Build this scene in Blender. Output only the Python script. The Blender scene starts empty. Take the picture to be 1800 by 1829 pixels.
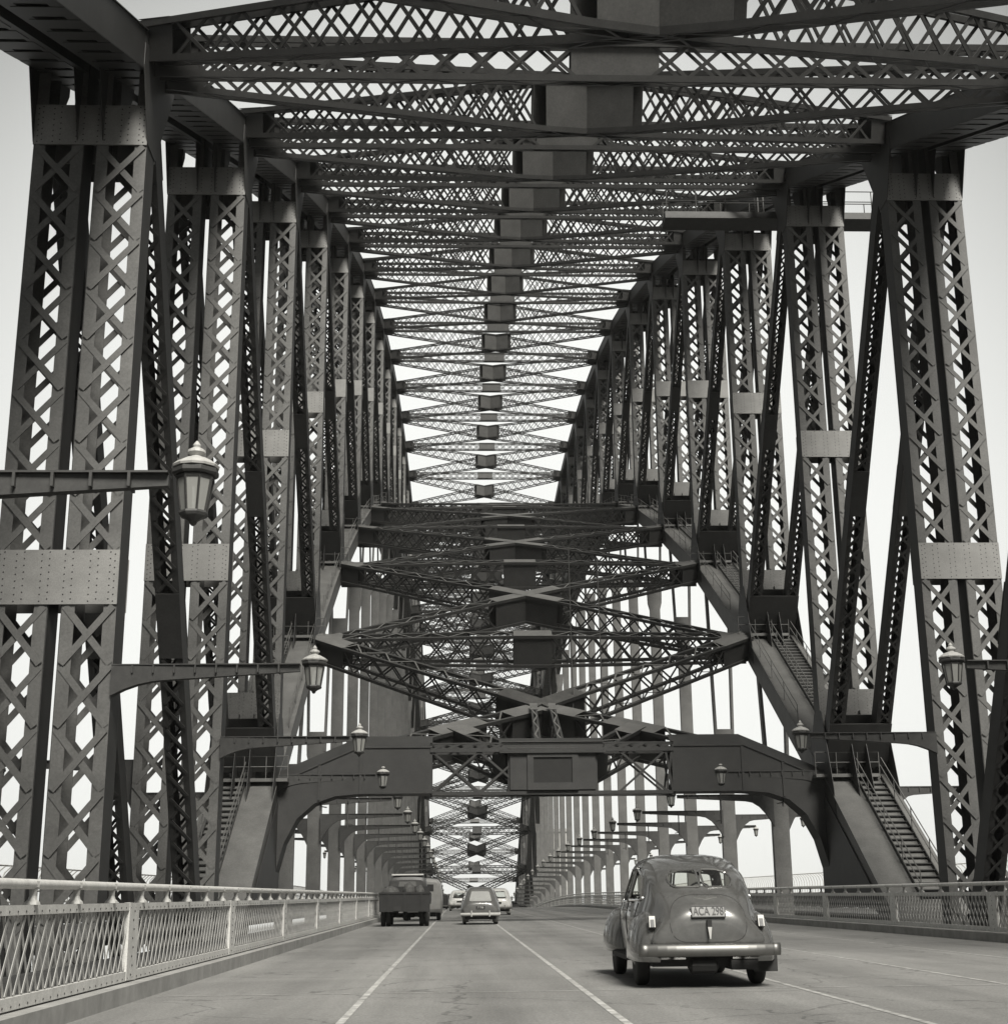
import bpy, math, random
from math import radians as R, sin, cos, pi, sqrt
from mathutils import Vector as V, Matrix
from mathutils.bvhtree import BVHTree
random.seed(7)
S = bpy.context.scene
COL = S.collection
# ------------------------------------------------------------------ camera, world, sun, exposure
F_PX, PPX, PPY = 2671.887, 930.65, 889.59
PITCH, YAW, ROLL, CX = R(16.31495), R(2.46683), R(-.71037), -4.5779
cd = bpy.data.cameras.new("camera"); cam = bpy.data.objects.new("camera", cd); COL.objects.link(cam)
fwd = V((sin(YAW)*cos(PITCH), cos(YAW)*cos(PITCH), sin(PITCH)))
up0 = V((-sin(YAW)*sin(PITCH), -cos(YAW)*sin(PITCH), cos(PITCH)))
rt0 = V((cos(YAW), -sin(YAW), 0))
rt = rt0*cos(ROLL)+up0*sin(ROLL); up = -rt0*sin(ROLL)+up0*cos(ROLL)
m = Matrix((rt, up, -fwd)).transposed().to_4x4(); m.translation = V((CX, 0, 0)); cam.matrix_world = m
cd.sensor_fit = 'HORIZONTAL'; cd.sensor_width = 36; cd.lens = F_PX/1800*36
cd.shift_x = (900-PPX)/1800; cd.shift_y = (PPY-914.5)/1800
cd.clip_start = .1; cd.clip_end = 9000
S.camera = cam
SUN_EL, SUN_AZ = R(46), R(164)           # azimuth measured from +Y clockwise: behind the camera, a little right
w = bpy.data.worlds.new("World"); S.world = w; w.use_nodes = True
nt = w.node_tree; nt.nodes.clear()
def N(t, **k):
    n = nt.nodes.new(t)
    for a, b in k.items(): setattr(n, a, b)
    return n
def mth(op, a, b=None):
    n = N('ShaderNodeMath', operation=op)
    for i, v in enumerate((a, b)):
        if v is None: continue
        if isinstance(v, (int, float)): n.inputs[i].default_value = v
        else: nt.links.new(v, n.inputs[i])
    return n.outputs[0]
sky = N('ShaderNodeTexSky', sky_type='NISHITA', sun_disc=False); sky.sun_elevation = SUN_EL; sky.sun_rotation = SUN_AZ
sky.dust_density = 4; sky.air_density = 1.2
bw = N('ShaderNodeRGBToBW'); nt.links.new(sky.outputs[0], bw.inputs[0])
tc = N('ShaderNodeTexCoord')
dp = N('ShaderNodeVectorMath', operation='DOT_PRODUCT'); nt.links.new(tc.outputs['Generated'], dp.inputs[0])
dp.inputs[1].default_value = V((.02, cos(R(9)), sin(R(9)))).normalized()
mr = N('ShaderNodeMapRange', interpolation_type='SMOOTHSTEP'); nt.links.new(dp.outputs['Value'], mr.inputs[0])
mr.inputs[1].default_value = .81; mr.inputs[2].default_value = .985; mr.inputs[3].default_value = 1.3; mr.inputs[4].default_value = 5.0
ns = N('ShaderNodeTexNoise'); ns.inputs['Scale'].default_value = 1.6; ns.inputs['Detail'].default_value = 3
nt.links.new(tc.outputs['Generated'], ns.inputs[0])
nn = mth('MULTIPLY_ADD', ns.outputs[0], .26); nt.nodes[-1].inputs[2].default_value = .87
tot = mth('MULTIPLY', mth('ADD', mth('MULTIPLY', bw.outputs[0], .06), mr.outputs[0]), nn)
tint = N('ShaderNodeMix', data_type='RGBA', blend_type='MULTIPLY'); tint.inputs[0].default_value = 1
cb = N('ShaderNodeCombineColor')
for i in range(3): nt.links.new(tot, cb.inputs[i])
nt.links.new(cb.outputs[0], tint.inputs[6]); tint.inputs[7].default_value = (.99, 1.0, .968, 1)
bg = N('ShaderNodeBackground'); bg.inputs[1].default_value = .1; nt.links.new(tint.outputs[2], bg.inputs[0])
wo = N('ShaderNodeOutputWorld'); nt.links.new(bg.outputs[0], wo.inputs[0])
sl = bpy.data.lights.new("sun", 'SUN'); sl.energy = 3.7; sl.angle = R(22); sl.color = (1, .97, .90)
so = bpy.data.objects.new("sun", sl); COL.objects.link(so)
sd = V((sin(SUN_AZ)*cos(SUN_EL), cos(SUN_AZ)*cos(SUN_EL), sin(SUN_EL)))
so.rotation_euler = sd.to_track_quat('Z', 'Y').to_euler(); so.location = (0, -50, 80)
S.view_settings.view_transform = 'Standard'; S.view_settings.look = 'None'; S.view_settings.exposure = 0.9; S.view_settings.gamma = 1
S.view_settings.use_curve_mapping = False
S.render.engine = 'CYCLES'
# ------------------------------------------------------------------ materials
def mat(name, g, rough=.6, metal=0, var=.25, scale=3., bump=0, tone=(1, .99, .95), coat=0, spec=.5, streak=None, noise2=None):
    mt = bpy.data.materials.new(name); mt.use_nodes = True; t = mt.node_tree; b = t.nodes['Principled BSDF']
    b.inputs['Roughness'].default_value = rough; b.inputs['Metallic'].default_value = metal
    b.inputs['Specular IOR Level'].default_value = spec
    if coat: b.inputs['Coat Weight'].default_value = coat; b.inputs['Coat Roughness'].default_value = .08
    co = t.nodes.new('ShaderNodeTexCoord'); mp = t.nodes.new('ShaderNodeMapping')
    t.links.new(co.outputs['Object'], mp.inputs[0])
    if streak: mp.inputs['Scale'].default_value = streak
    no = t.nodes.new('ShaderNodeTexNoise'); no.inputs['Scale'].default_value = scale; no.inputs['Detail'].default_value = 5; no.inputs['Roughness'].default_value = .65
    t.links.new(mp.outputs[0], no.inputs[0])
    rp = t.nodes.new('ShaderNodeValToRGB'); rp.color_ramp.elements[0].position = .3; rp.color_ramp.elements[1].position = .7
    lo, hi = g*(1-var), g*(1+var)
    rp.color_ramp.elements[0].color = (lo*tone[0], lo*tone[1], lo*tone[2], 1); rp.color_ramp.elements[1].color = (hi*tone[0], hi*tone[1], hi*tone[2], 1)
    t.links.new(no.outputs[0], rp.inputs[0]); out = rp.outputs[0]
    if noise2:
        n2 = t.nodes.new('ShaderNodeTexNoise'); n2.inputs['Scale'].default_value = noise2[0]; n2.inputs['Detail'].default_value = 8; n2.inputs['Roughness'].default_value = .75
        t.links.new(co.outputs['Object'], n2.inputs[0])
        r2 = t.nodes.new('ShaderNodeValToRGB'); r2.color_ramp.elements[0].position = .35; r2.color_ramp.elements[1].position = .65
        a = 1-noise2[1]; r2.color_ramp.elements[0].color = (a, a, a, 1); r2.color_ramp.elements[1].color = (1, 1, 1, 1)
        t.links.new(n2.outputs[0], r2.inputs[0])
        mx = t.nodes.new('ShaderNodeMix'); mx.data_type = 'RGBA'; mx.blend_type = 'MULTIPLY'; mx.inputs[0].default_value = 1
        t.links.new(out, mx.inputs[6]); t.links.new(r2.outputs[0], mx.inputs[7]); out = mx.outputs[2]
    t.links.new(out, b.inputs['Base Color'])
    if bump:
        bp = t.nodes.new('ShaderNodeBump'); bp.inputs['Strength'].default_value = bump; bp.inputs['Distance'].default_value = .01
        t.links.new(no.outputs[0], bp.inputs['Height']); t.links.new(bp.outputs[0], b.inputs['Normal'])
    return mt
M = dict(
    steel=mat('bridge_steel_paint', .108, .62, 0, .22, .9, .3, noise2=(14, .35)),
    batten=mat('lightened_batten_steel', .215, .6, 0, .14, 1.5, .3, noise2=(30, .3)),  # bridge steel lightened: battens' lack of lattice shade put into the colour
    shaded=mat('shaded_steel_paint', .030, .62, 0, .25, 1.1, .3, noise2=(14, .35)),  # darkened copy of the bridge steel, shade on bracing and undersides painted in
    rivet=mat('dark_rivets', .03, .8),  # rivet heads darker than their plates
    rail=mat('pale_railing_paint', .58, .5, 0, .15, 6, .3, noise2=(60, .35)),
    road=mat('worn_asphalt', .225, .85, 0, .20, .9, .5, streak=(1.3, .06, 1), noise2=(30, .5)),
    line=mat('worn_lane_paint', .42, .8, 0, .3, 5, noise2=(2.5, .5)),
    faint=mat('faded_lane_paint', .33, .8, 0, .3, 5, noise2=(2.5, .4)),
    lattice=mat('railing_lattice_paint', .30, .55, 0, .2, 6),
    kerb=mat('kerb_concrete', .24, .9, 0, .25, 2, .4),
    dark=mat('grimy_track_bed', .02, .9, 0, .4, 2, .4),
    foot=mat('footway_concrete', .06, .9, 0, .2, 2),
    water=mat('harbour_water', .02, .35, 0, .3, .02),
    stone=mat('granite', .34, .85, 0, .15, .8, .3),
    tyre=mat('tyre_rubber', .018, .85, 0, .3, 8),
    chrome=mat('dull_chrome', .20, .52, 1, .1, 4),
    blackp=mat('dark_underbody', .012, .8),
    carA=mat('grey_car_paint', .135, .22, .45, .12, 2.5, 0, coat=1.0, noise2=(9, .25)),
    carB=mat('mid_grey_car_paint', .09, .3, 0, .1, 3, coat=.5),
    carC=mat('pale_cream_car_paint', .5, .35, 0, .1, 3, coat=.4),
    carD=mat('light_grey_van_paint', .26, .4, 0, .12, 3, coat=.3),
    brace=mat('half_shaded_plate_steel', .066, .62, 0, .2, 1.1, .3, noise2=(14, .35)),  # mid-dark steel copy, shade on overhead bracing plates put into the colour
    truck=mat('dark_truck_paint', .012, .6, 0, .4, 5),
    tarp=mat('truck_cab_paint', .04, .5, 0, .3, 5),
    white=mat('white_cast_cap', .36, .6, 0, .12, 12),
    iron=mat('lamp_arm_paint', .042, .55, 0, .25, 4, .2, noise2=(25, .3)),
    plate=mat('number_plate_enamel', .10, .5, 0, .1, 20),
    ink=mat('number_plate_letters', .02, .6),
    lens=mat('tail_lamp_lens', .02, .2, 0, .1, 10),
    skin=mat('cargo_canvas', .06, .9, 0, .5, 9),
)
def road_mat():
    mt = M['road']; t = mt.node_tree; b = t.nodes['Principled BSDF']; L = t.links
    prev = b.inputs['Base Color'].links[0].from_socket
    def nd(k, **kw):
        n = t.nodes.new(k)
        for a_, v_ in kw.items(): setattr(n, a_, v_)
        return n
    co = nd('ShaderNodeTexCoord'); sx = nd('ShaderNodeSeparateXYZ'); L.new(co.outputs['Object'], sx.inputs[0])
    wob = nd('ShaderNodeTexNoise'); wob.inputs['Scale'].default_value = .12; L.new(co.outputs['Object'], wob.inputs[0])
    def m(op, a_, b_=None, c_=None):
        n = nd('ShaderNodeMath', operation=op)
        for i, v_ in enumerate((a_, b_, c_)):
            if v_ is None: continue
            if isinstance(v_, (int, float)): n.inputs[i].default_value = v_
            else: L.new(v_, n.inputs[i])
        return n.outputs[0]
    x = m('ADD', sx.outputs[0], m('MULTIPLY', wob.outputs[0], .5))
    oil = m('COSINE', m('MULTIPLY', m('ADD', x, 1.2), 2*pi/2.9))        # dark drip line down each lane centre
    wheel = m('COSINE', m('MULTIPLY', x, 2*pi/1.45))                    # polished wheel tracks
    f = m('ADD', m('MULTIPLY', m('MAXIMUM', oil, 0), -.17), m('MULTIPLY', wheel, .05))
    pat = nd('ShaderNodeTexNoise'); pat.inputs['Scale'].default_value = .35; pat.inputs['Detail'].default_value = 6; pat.inputs['Distortion'].default_value = .6; L.new(co.outputs['Object'], pat.inputs[0])
    f = m('ADD', f, m('MULTIPLY', m('SUBTRACT', pat.outputs[0], .5), .55))
    vo = nd('ShaderNodeTexVoronoi', feature='DISTANCE_TO_EDGE'); vo.inputs['Scale'].default_value = .28
    wv = nd('ShaderNodeVectorMath', operation='ADD'); n3 = nd('ShaderNodeTexNoise'); n3.inputs['Scale'].default_value = 1.2; n3.inputs['Detail'].default_value = 6
    L.new(co.outputs['Object'], n3.inputs[0]); L.new(co.outputs['Object'], wv.inputs[0]); L.new(n3.outputs[1], wv.inputs[1]); L.new(wv.outputs[0], vo.inputs[0])
    crack = m('MULTIPLY', m('LESS_THAN', vo.outputs[0], .006), -.35); f = m('ADD', f, crack)
    gr = nd('ShaderNodeTexNoise'); gr.inputs['Scale'].default_value = 22; gr.inputs['Detail'].default_value = 10; gr.inputs['Roughness'].default_value = .85; L.new(co.outputs['Object'], gr.inputs[0])
    f = m('ADD', f, m('MULTIPLY', m('SUBTRACT', gr.outputs[0], .5), .9))
    sp = nd('ShaderNodeTexNoise'); sp.inputs['Scale'].default_value = 3.0; sp.inputs['Detail'].default_value = 4; L.new(co.outputs['Object'], sp.inputs[0])
    f = m('ADD', f, m('MULTIPLY', m('GREATER_THAN', sp.outputs[0], .70), -.22))
    f = m('MAXIMUM', m('ADD', f, 1.0), .2)
    vm = nd('ShaderNodeVectorMath', operation='SCALE'); L.new(prev, vm.inputs[0]); L.new(f, vm.inputs['Scale']); L.new(vm.outputs[0], b.inputs['Base Color'])
road_mat()
def glassmat(name, col, mixf, rough=.05):
    mt = bpy.data.materials.new(name); mt.use_nodes = True; t = mt.node_tree; t.nodes.clear()
    o = t.nodes.new('ShaderNodeOutputMaterial'); mx = t.nodes.new('ShaderNodeMixShader'); a = t.nodes.new('ShaderNodeBsdfTransparent'); b = t.nodes.new('ShaderNodeBsdfPrincipled')
    b.inputs['Base Color'].default_value = (*col, 1); b.inputs['Roughness'].default_value = rough
    a.inputs[0].default_value = (.92, .93, .9, 1); mx.inputs[0].default_value = mixf
    t.links.new(a.outputs[0], mx.inputs[1]); t.links.new(b.outputs[0], mx.inputs[2]); t.links.new(mx.outputs[0], o.inputs[0]); return mt
M['glass'] = glassmat('car_window_glass', (.1, .1, .1), .12, .02)
M['skyglass'] = glassmat('sky_lit_glass', (.34, .34, .33), .75, .25)  # pale base colour stands in for sky reflected in the pane
M['lampglass'] = glassmat('frosted_lamp_glass', (.30, .30, .285), .72, .4)
# ------------------------------------------------------------------ mesh builder
class MB:
    def __init__(s): s.v = []; s.f = []; s.mi = []; s.cur = 0; s.sm = False
    def quad(s, *p):
        n = len(s.v); s.v += [tuple(q) for q in p]; s.f.append(tuple(range(n, n+len(p)))); s.mi.append(s.cur)
    def hull(s, a, b, cap=True):                 # a, b : matching loops
        n = len(s.v); k = len(a); s.v += [tuple(q) for q in a]+[tuple(q) for q in b]
        for i in range(k): s.f.append((n+i, n+(i+1) % k, n+k+(i+1) % k, n+k+i)); s.mi.append(s.cur)
        if cap: s.f.append(tuple(range(n+k-1, n-1, -1))); s.f.append(tuple(range(n+k, n+2*k))); s.mi += [s.cur]*2
    def box(s, x0, x1, y0, y1, z0, z1):
        s.hull([(x0, y0, z0), (x1, y0, z0), (x1, y1, z0), (x0, y1, z0)], [(x0, y0, z1), (x1, y0, z1), (x1, y1, z1), (x0, y1, z1)])
    def bar(s, p, q, wd, th, n, cap=False):      # flat bar p->q, width wd in plane, thickness th along n
        p = V(p); q = V(q); n = V(n).normalized(); d = (q-p).normalized(); u = d.cross(n).normalized()*wd/2; n = n*th/2
        s.hull([p-u-n, p+u-n, p+u+n, p-u+n], [q-u-n, q+u-n, q+u+n, q-u+n], cap)
    def obox(s, c, ax, hs):                      # oriented box: centre, 3 axes, half sizes
        c = V(c); a, b, d = [V(k)*h for k, h in zip(ax, hs)]
        s.hull([c-a-b-d, c+a-b-d, c+a+b-d, c-a+b-d], [c-a-b+d, c+a-b+d, c+a+b+d, c-a+b+d])
    def tube(s, pts, r, k=8, cap=True, rs=None):
        pts = [V(p) for p in pts]; rings = []
        for i, p in enumerate(pts):
            d = (pts[min(i+1, len(pts)-1)]-pts[max(i-1, 0)]).normalized()
            ref = V((0, 0, 1)) if abs(d.z) < .9 else V((0, 1, 0))
            u = d.cross(ref).normalized(); v = u.cross(d); rr = rs[i] if rs else r
            rings.append([p+(u*cos(2*pi*j/k)+v*sin(2*pi*j/k))*rr for j in range(k)])
        n = len(s.v)
        for rg in rings: s.v += [tuple(q) for q in rg]
        for i in range(len(rings)-1):
            for j in range(k): s.f.append((n+i*k+j, n+i*k+(j+1) % k, n+(i+1)*k+(j+1) % k, n+(i+1)*k+j)); s.mi.append(s.cur)
        if cap: s.f.append(tuple(range(n+k-1, n-1, -1))); s.f.append(tuple(range(n+len(rings)*k-k, n+len(rings)*k))); s.mi += [s.cur]*2
    def lathe(s, prof, c=(0, 0, 0), k=8, axis='Z', ph=0):
        n = len(s.v); c = V(c)
        for r, h in prof:
            for j in range(k):
                a = 2*pi*(j+ph)/k
                p = V((r*cos(a), r*sin(a), h)) if axis == 'Z' else V((h, r*cos(a), r*sin(a)))
                s.v.append(tuple(c+p))
        for i in range(len(prof)-1):
            for j in range(k): s.f.append((n+i*k+j, n+i*k+(j+1) % k, n+(i+1)*k+(j+1) % k, n+(i+1)*k+j)); s.mi.append(s.cur)
        s.f.append(tuple(range(n+k-1, n-1, -1))); s.f.append(tuple(range(n+(len(prof)-1)*k, n+len(prof)*k))); s.mi += [s.cur]*2
    def poly_x(s, pts, x, th):                   # polygon in the Y-Z plane, thickness along x
        s.hull([(x-th/2, y, z) for y, z in pts], [(x+th/2, y, z) for y, z in pts])
    def poly_y(s, pts, y, th):
        s.hull([(x, y-th/2, z) for x, z in pts], [(x, y+th/2, z) for x, z in pts])
    def mesh(s, name, mats, smooth=False):
        me = bpy.data.meshes.new(name); me.from_pydata(s.v, [], s.f); me.update()
        for k in (mats if isinstance(mats, (list, tuple)) else [mats]): me.materials.append(k)
        me.polygons.foreach_set('material_index', s.mi)
        if smooth: me.polygons.foreach_set('use_smooth', [True]*len(me.polygons))
        return me
    def build(s, name, mats, parent=None, smooth=False):
        return link(name, s.mesh(name, mats, smooth), parent)
def link(name, me, parent=None):
    o = bpy.data.objects.new(name, me); COL.objects.link(o)
    if parent: o.parent = parent
    return o
def tag(o, label=None, cat=None, group=None, kind=None):
    for k, v in (('label', label), ('category', cat), ('group', group), ('kind', kind)):
        if v: o[k] = v
    return o
def thing(name, label, cat, loc=(0, 0, 0), rz=0, group=None):
    o = link(name, None); o.location = loc; o.rotation_euler = (0, 0, rz); o.empty_display_size = .5
    return tag(o, label, cat, group)
def kids(o): return [c for c in bpy.data.objects if c.parent == o]
def copy_tree(o, parent=None):
    c = o.copy(); COL.objects.link(c); c.parent = parent
    for ch in kids(o): copy_tree(ch, c)
    return c
# ------------------------------------------------------------------ bridge geometry tables
P, Y1 = 17.96, 38.78
def Y(i): return Y1+(i-1)*P
_zt = {-1: 9.8, 0: 17.0, 1: 24.8, 2: 32.7, 3: 40.5, 4: 47.7, 5: 54.2, 6: 60.0, 7: 65.1, 8: 69.3, 9: 72.6, 10: 75.1, 11: 76.95, 12: 78.1, 13: 78.6}
_zb = {-1: -42.0, 0: -28.0, 1: -15.0, 2: -4.6, 3: 7.0, 4: 17.5, 5: 26.6, 6: 34.3, 7: 41.2, 8: 46.8, 9: 51.1, 10: 54.3, 11: 56.6, 12: 58.1, 13: 58.6}
def ZT(i): return _zt[i if i <= 13 else 26-i]
def ZB(i): return _zb[i if i <= 13 else 26-i]
XC, HW = 15.01, 1.583
K = .025/208
def zr(y):                                       # road surface
    if y > 254: y = 508-y
    return .025*y-1.25-(K*(y-150)**2 if y > 150 else 0)
# ------------------------------------------------------------------ ground, water, deck
def sheet(name, x0, x1, dz, ys, m_, label=None, thick=0, kind='structure'):
    b = MB()
    for a, c in zip(ys, ys[1:]):
        za, zc = zr(a)+dz, zr(c)+dz
        if thick: b.hull([(x0, a, za-thick), (x1, a, za-thick), (x1, a, za), (x0, a, za)], [(x0, c, zc-thick), (x1, c, zc-thick), (x1, c, zc), (x0, c, zc)])
        else: b.quad((x0, a, za), (x1, a, za), (x1, c, zc), (x0, c, zc))
    o = b.build(name, m_); return tag(o, kind=kind)
YS = [-30]+list(range(0, 150, 15))+list(range(150, 362, 8))+list(range(370, 640, 30))
sheet('road', -8.7, 8.7, 0, YS, M['road'], thick=.5)
for s_ in (-1, 1):
    sheet('kerb', *sorted((s_*8.7, s_*9.15)), .21, YS, M['kerb'], thick=.6)
    sheet('track_bed', *sorted((s_*9.15, s_*13.1)), -.12, YS, M['dark'], thick=.4)
    sheet('footway', *sorted((s_*17.0, s_*24.4)), .1, YS, M['foot'], thick=.4)
def strip(x, wd, y0, y1, dz=.004, dash=None):
    b = MB(); y = y0
    while y < y1:
        n = min(y+8, y1)
        b.quad((x-wd/2, y, zr(y)+dz), (x+wd/2, y, zr(y)+dz), (x+wd/2, n, zr(n)+dz), (x-wd/2, n, zr(n)+dz)); y = n
    return b
for x in (-5.8, -2.9, 0, 2.9, 5.8):
    tag(strip(x, .085, -10, 340).build('lane_line', M['line' if x < 0 else 'faint']), kind='structure')
for k in range(0, 14):
    y = 21.1+k*P; b = MB(); b.quad((-8.6, y, zr(y)+.006), (8.6, y, zr(y)+.006), (8.6, y+.04, zr(y)+.007), (-8.6, y+.04, zr(y)+.007))
    tag(b.build('expansion_joint', M['line']), kind='structure')
b = MB(); b.quad((-2500, -800, -51), (2500, -800, -51), (2500, 3500, -51), (-2500, 3500, -51))
tag(b.build('harbour_water', M['water']), kind='structure')
# ------------------------------------------------------------------ laced box member (uprights, diagonals)
X1 = V((1, 0, 0))
def laced(b, p0, p1, xc, hw, depth, battens, pitch=1.55, lace=(0, 1), rivets=False, solid_ends=(0, 0), fl=.33, gap=.19, bw_=.175):
    """b: builder; webs run along p0->p1 in the plane x=const; battens: list of (t along in m, height)"""
    p0 = V(p0); p1 = V(p1); L = (p1-p0).length; a = (p1-p0)/L; n = X1.cross(a).normalized()
    if n.y > 0: n = -n                           # face 0 looks back toward the camera
    xs = (-hw, -gap, gap, hw)
    def pt(x, t, d): return V((xc+x, 0, 0))+V((0, p0.y, p0.z))+a*t+n*d
    b.cur = 1  # webs in the darkened steel: shade inside the cells is painted
    for x in xs:                                 # webs
        c = pt(x-.012*(1 if x > 0 else -1), L/2, 0); b.obox(c, (X1, a, n), (.012, L/2, depth/2-.002))
    b.cur = 0
    for face in lace:
        d = depth/2 if face == 0 else -depth/2; o = .02 if face == 0 else -.02
        for x, s in ((-hw, 1), (-gap, -1), (gap, 1), (hw, -1)):
            b.obox(pt(x+s*fl/2, L/2, d), (X1, a, n), (fl/2, L/2, .015))
        skip = [(t-h/2, t+h/2) for t, h in battens]
        for x0, x1, flip in ((-hw+.08, -gap-.08, 0), (gap+.08, hw-.08, 1)):
            iv = []; ta = solid_ends[0]
            for s0, s1 in sorted(skip):
                if s0-ta > .4*pitch: iv.append((ta, s0))
                ta = max(ta, s1)
            if L-solid_ends[1]-ta > .4*pitch: iv.append((ta, L-solid_ends[1]))
            e0, e1 = (x0, x1) if not flip else (x1, x0)
            for ta, tb in iv:
                kk = max(1, round((tb-ta)/pitch)); pp = (tb-ta)/kk
                for q in range(kk):
                    t = ta+q*pp
                    b.bar(pt(e0, t+.04, d+o), pt(e1, t+pp-.04, d+o), bw_, .03, n)
                    b.bar(pt(e1, t+.04, d+o*2.6), pt(e0, t+pp-.04, d+o*2.6), bw_, .03, n)
    return pt, a, n, L, xs
def batten(pt, a, n, t, h, hw, depth, rivets, rib=None):
    b = MB()
    for sgn in (1, -1):
        if rib: b.obox(pt(rib*(.78+hw)/2, t, sgn*(depth/2+.045)), (X1, a, n), ((hw-.78)/2+.01, h/2, .028))
        else: b.obox(pt(0, t, sgn*(depth/2+.045)), (X1, a, n), (hw+.01, h/2, .028))
    if rivets:
        b.cur = 1; cols = []
        for base in (-hw+.1, -.95, -.3, .3, .95, hw-.1):
            cols += [base-.1, base+.1] if abs(base) < 1.3 else [base, base+(.12 if base < 0 else -.12)]
        for ci, x in enumerate(cols):
            k = int(h/.17)
            for j in range(k):
                tt = t-h/2+.1+j*(h-.2)/max(k-1, 1)+(.04 if ci % 2 else -.02)
                c = pt(x, tt, depth/2+.073); r = .022
                loop = [c+X1*r*cos(q)+a*r*sin(q) for q in [pi/3*z for z in range(6)]]
                top = [c+n*.016+(v_-c)*.45 for v_ in loop]; b.hull(loop, top)
    return b
bridge = thing('arch_bridge', 'riveted grey steel through arch bridge spanning the road, with laced uprights and cross bracing', 'bridge')
ALLI = range(0, 27)
for side in (-1, 1):
    for i in ALLI:
        zt, zb = ZT(i), ZB(i); y = Y(i)
        below = zb < zr(y)
        bot = max(zb+.6, zr(y)-6) if below else zb+.5
        top = zt-.5; L = top-bot
        mid = {0: 4.5, 1: 9.07, 2: 13.9, 3: 24.7, 4: 33.5, 5: 41.2}.get(i, (zt+zb)/2+.8)
        bats = [(zt-2.55-bot, 1.25), (mid-bot, 1.45)]
        if not below: bats.append((3.4, 1.6))
        b = MB()
        res = laced(b, (0, y, bot), (0, y, top), side*XC, HW, 1.0, bats, solid_ends=(.3, 2.6))
        o = b.build('upright', [M['steel'], M['shaded']], bridge)
        pt, a, n, L, xs = res
        near = i <= 4
        for t, h in bats:
            batten(pt, a, n, t, h, HW, 1.0, near).build('batten_plate', [M['steel' if h == 1.6 else 'batten'], M['rivet']], o)
    # diagonals: down towards mid span
    for i in range(0, 26):
        it, ib = (i, i+1) if i < 13 else (i+1, i)
        p0 = V((0, Y(it), ZT(it)-.4)); p1 = V((0, Y(ib), ZB(ib)+.5))
        d = (p1-p0).normalized(); p0 = p0+d*1.2; p1 = p1-d*.6
        low = zr((p0.y+p1.y)/2)-7
        if p1.z < low: p1 = p0+(p1-p0)*((p0.z-low)/(p0.z-p1.z))
        L = (p1-p0).length; bats = [(1.0, 2.0), (L*.5, 2.2), (L-1.3, 2.4)]
        b = MB(); pt, a, n, L, xs = laced(b, p0, p1, side*XC, HW-.06, .85, bats, pitch=.8, solid_ends=(2, 3), fl=.2, gap=.78, bw_=.10)
        o = b.build('diagonal_brace', [M['shaded'], M['shaded']], bridge)
        for t, h in bats:
            for rib in ((-1, 1) if abs(t-L*.5) < 1 else (None,)):
                batten(pt, a, n, t, h, HW-.06, .85, False, rib).build('batten_plate', [M['shaded'], M['rivet']], o)
    # chords
    for nm, Z, dep, i0, gd in (('top_chord', ZT, 1.1, 0, -1), ('bottom_chord', ZB, 1.3, 1, 1)):
        b = MB(); g = MB(); gs = []
        for i in range(i0-1 if nm == 'top_chord' else i0, 26-i0+(1 if nm == 'top_chord' else 0)):
            p0 = V((0, Y(i), Z(i))); p1 = V((0, Y(i+1), Z(i+1))); L = (p1-p0).length; a = (p1-p0)/L
            n = V((0, -a.z, a.y)); c = (p0+p1)/2+V((side*XC, 0, 0))
            for x in (-HW+.013, -.36, .36, HW-.013): b.obox(c+X1*x, (X1, a, n), (.013, L/2, dep/2))
            b.obox(c+n*(dep/2+.015), (X1, a, n), (HW+.05, L/2, .014))
            for x in (-HW+.16, -.36, .36, HW-.16): b.obox(c+X1*x-n*(dep/2+.006), (X1, a, n), (.16, L/2, .012))
            k = int(L/1.5)
            for j in range(k):
                t = -L/2+(j+.5)*L/k
                for q in (-1, 1): b.obox(c+X1*q*.97+a*t-n*(dep/2+.02), (X1, a, n), (.6, .55, .012))
        for i in range(i0-1 if nm == 'top_chord' else i0, 27-i0+(1 if nm == 'top_chord' else 0)):
            s = 1 if i < 13 else -1; y = Y(i); z = Z(i)
            if nm == 'top_chord':
                sl_ = (Z(min(i+1, 27 if i0 == 0 else 26))-z)/P if i < 26 else (z-Z(i-1))/P
                pts = [(y-1.5, z-.5-1.5*sl_), (y-.55, z-3.1), (y+.55*1, z-3.1), (y+2.6, z-.9+2.6*sl_), (y+2.6, z+.2+2.6*sl_), (y-1.5, z+.2-1.5*sl_)]
                if s < 0: pts = [(2*y-q, zz) for q, zz in [(y-1.5, z-.5+1.5*sl_*1), (y-.55, z-3.1), (y+.55, z-3.1), (y+2.6, z-.9-2.6*sl_*1), (y+2.6, z+.2-2.6*sl_), (y-1.5, z+.2+1.5*sl_)]]
            else:
                sl_ = (Z(min(i+1, 25))-Z(max(i-1, 1)))/(P*(min(i+1, 25)-max(i-1, 1)))
                pts = [(y-2.6*s, z-2.6*s*sl_-.3), (y-2.4*s, z+1.1-2.2*s*sl_), (y-.9*s, z+3.6), (y+.6*s, z+3.6), (y+1.7*s, z+1.0+1.7*s*sl_), (y+1.7*s, z-.3+1.7*s*sl_)]
            for x in (-HW-.014, HW+.014, -.36, .36): g.poly_x(pts, side*XC+x, .022)
            gs.append(g); g = MB()
        o = b.build(nm, M['shaded' if nm == 'top_chord' else 'steel'], bridge)
        for g in gs: g.build('gusset_plate', M['shaded'], o)
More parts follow.
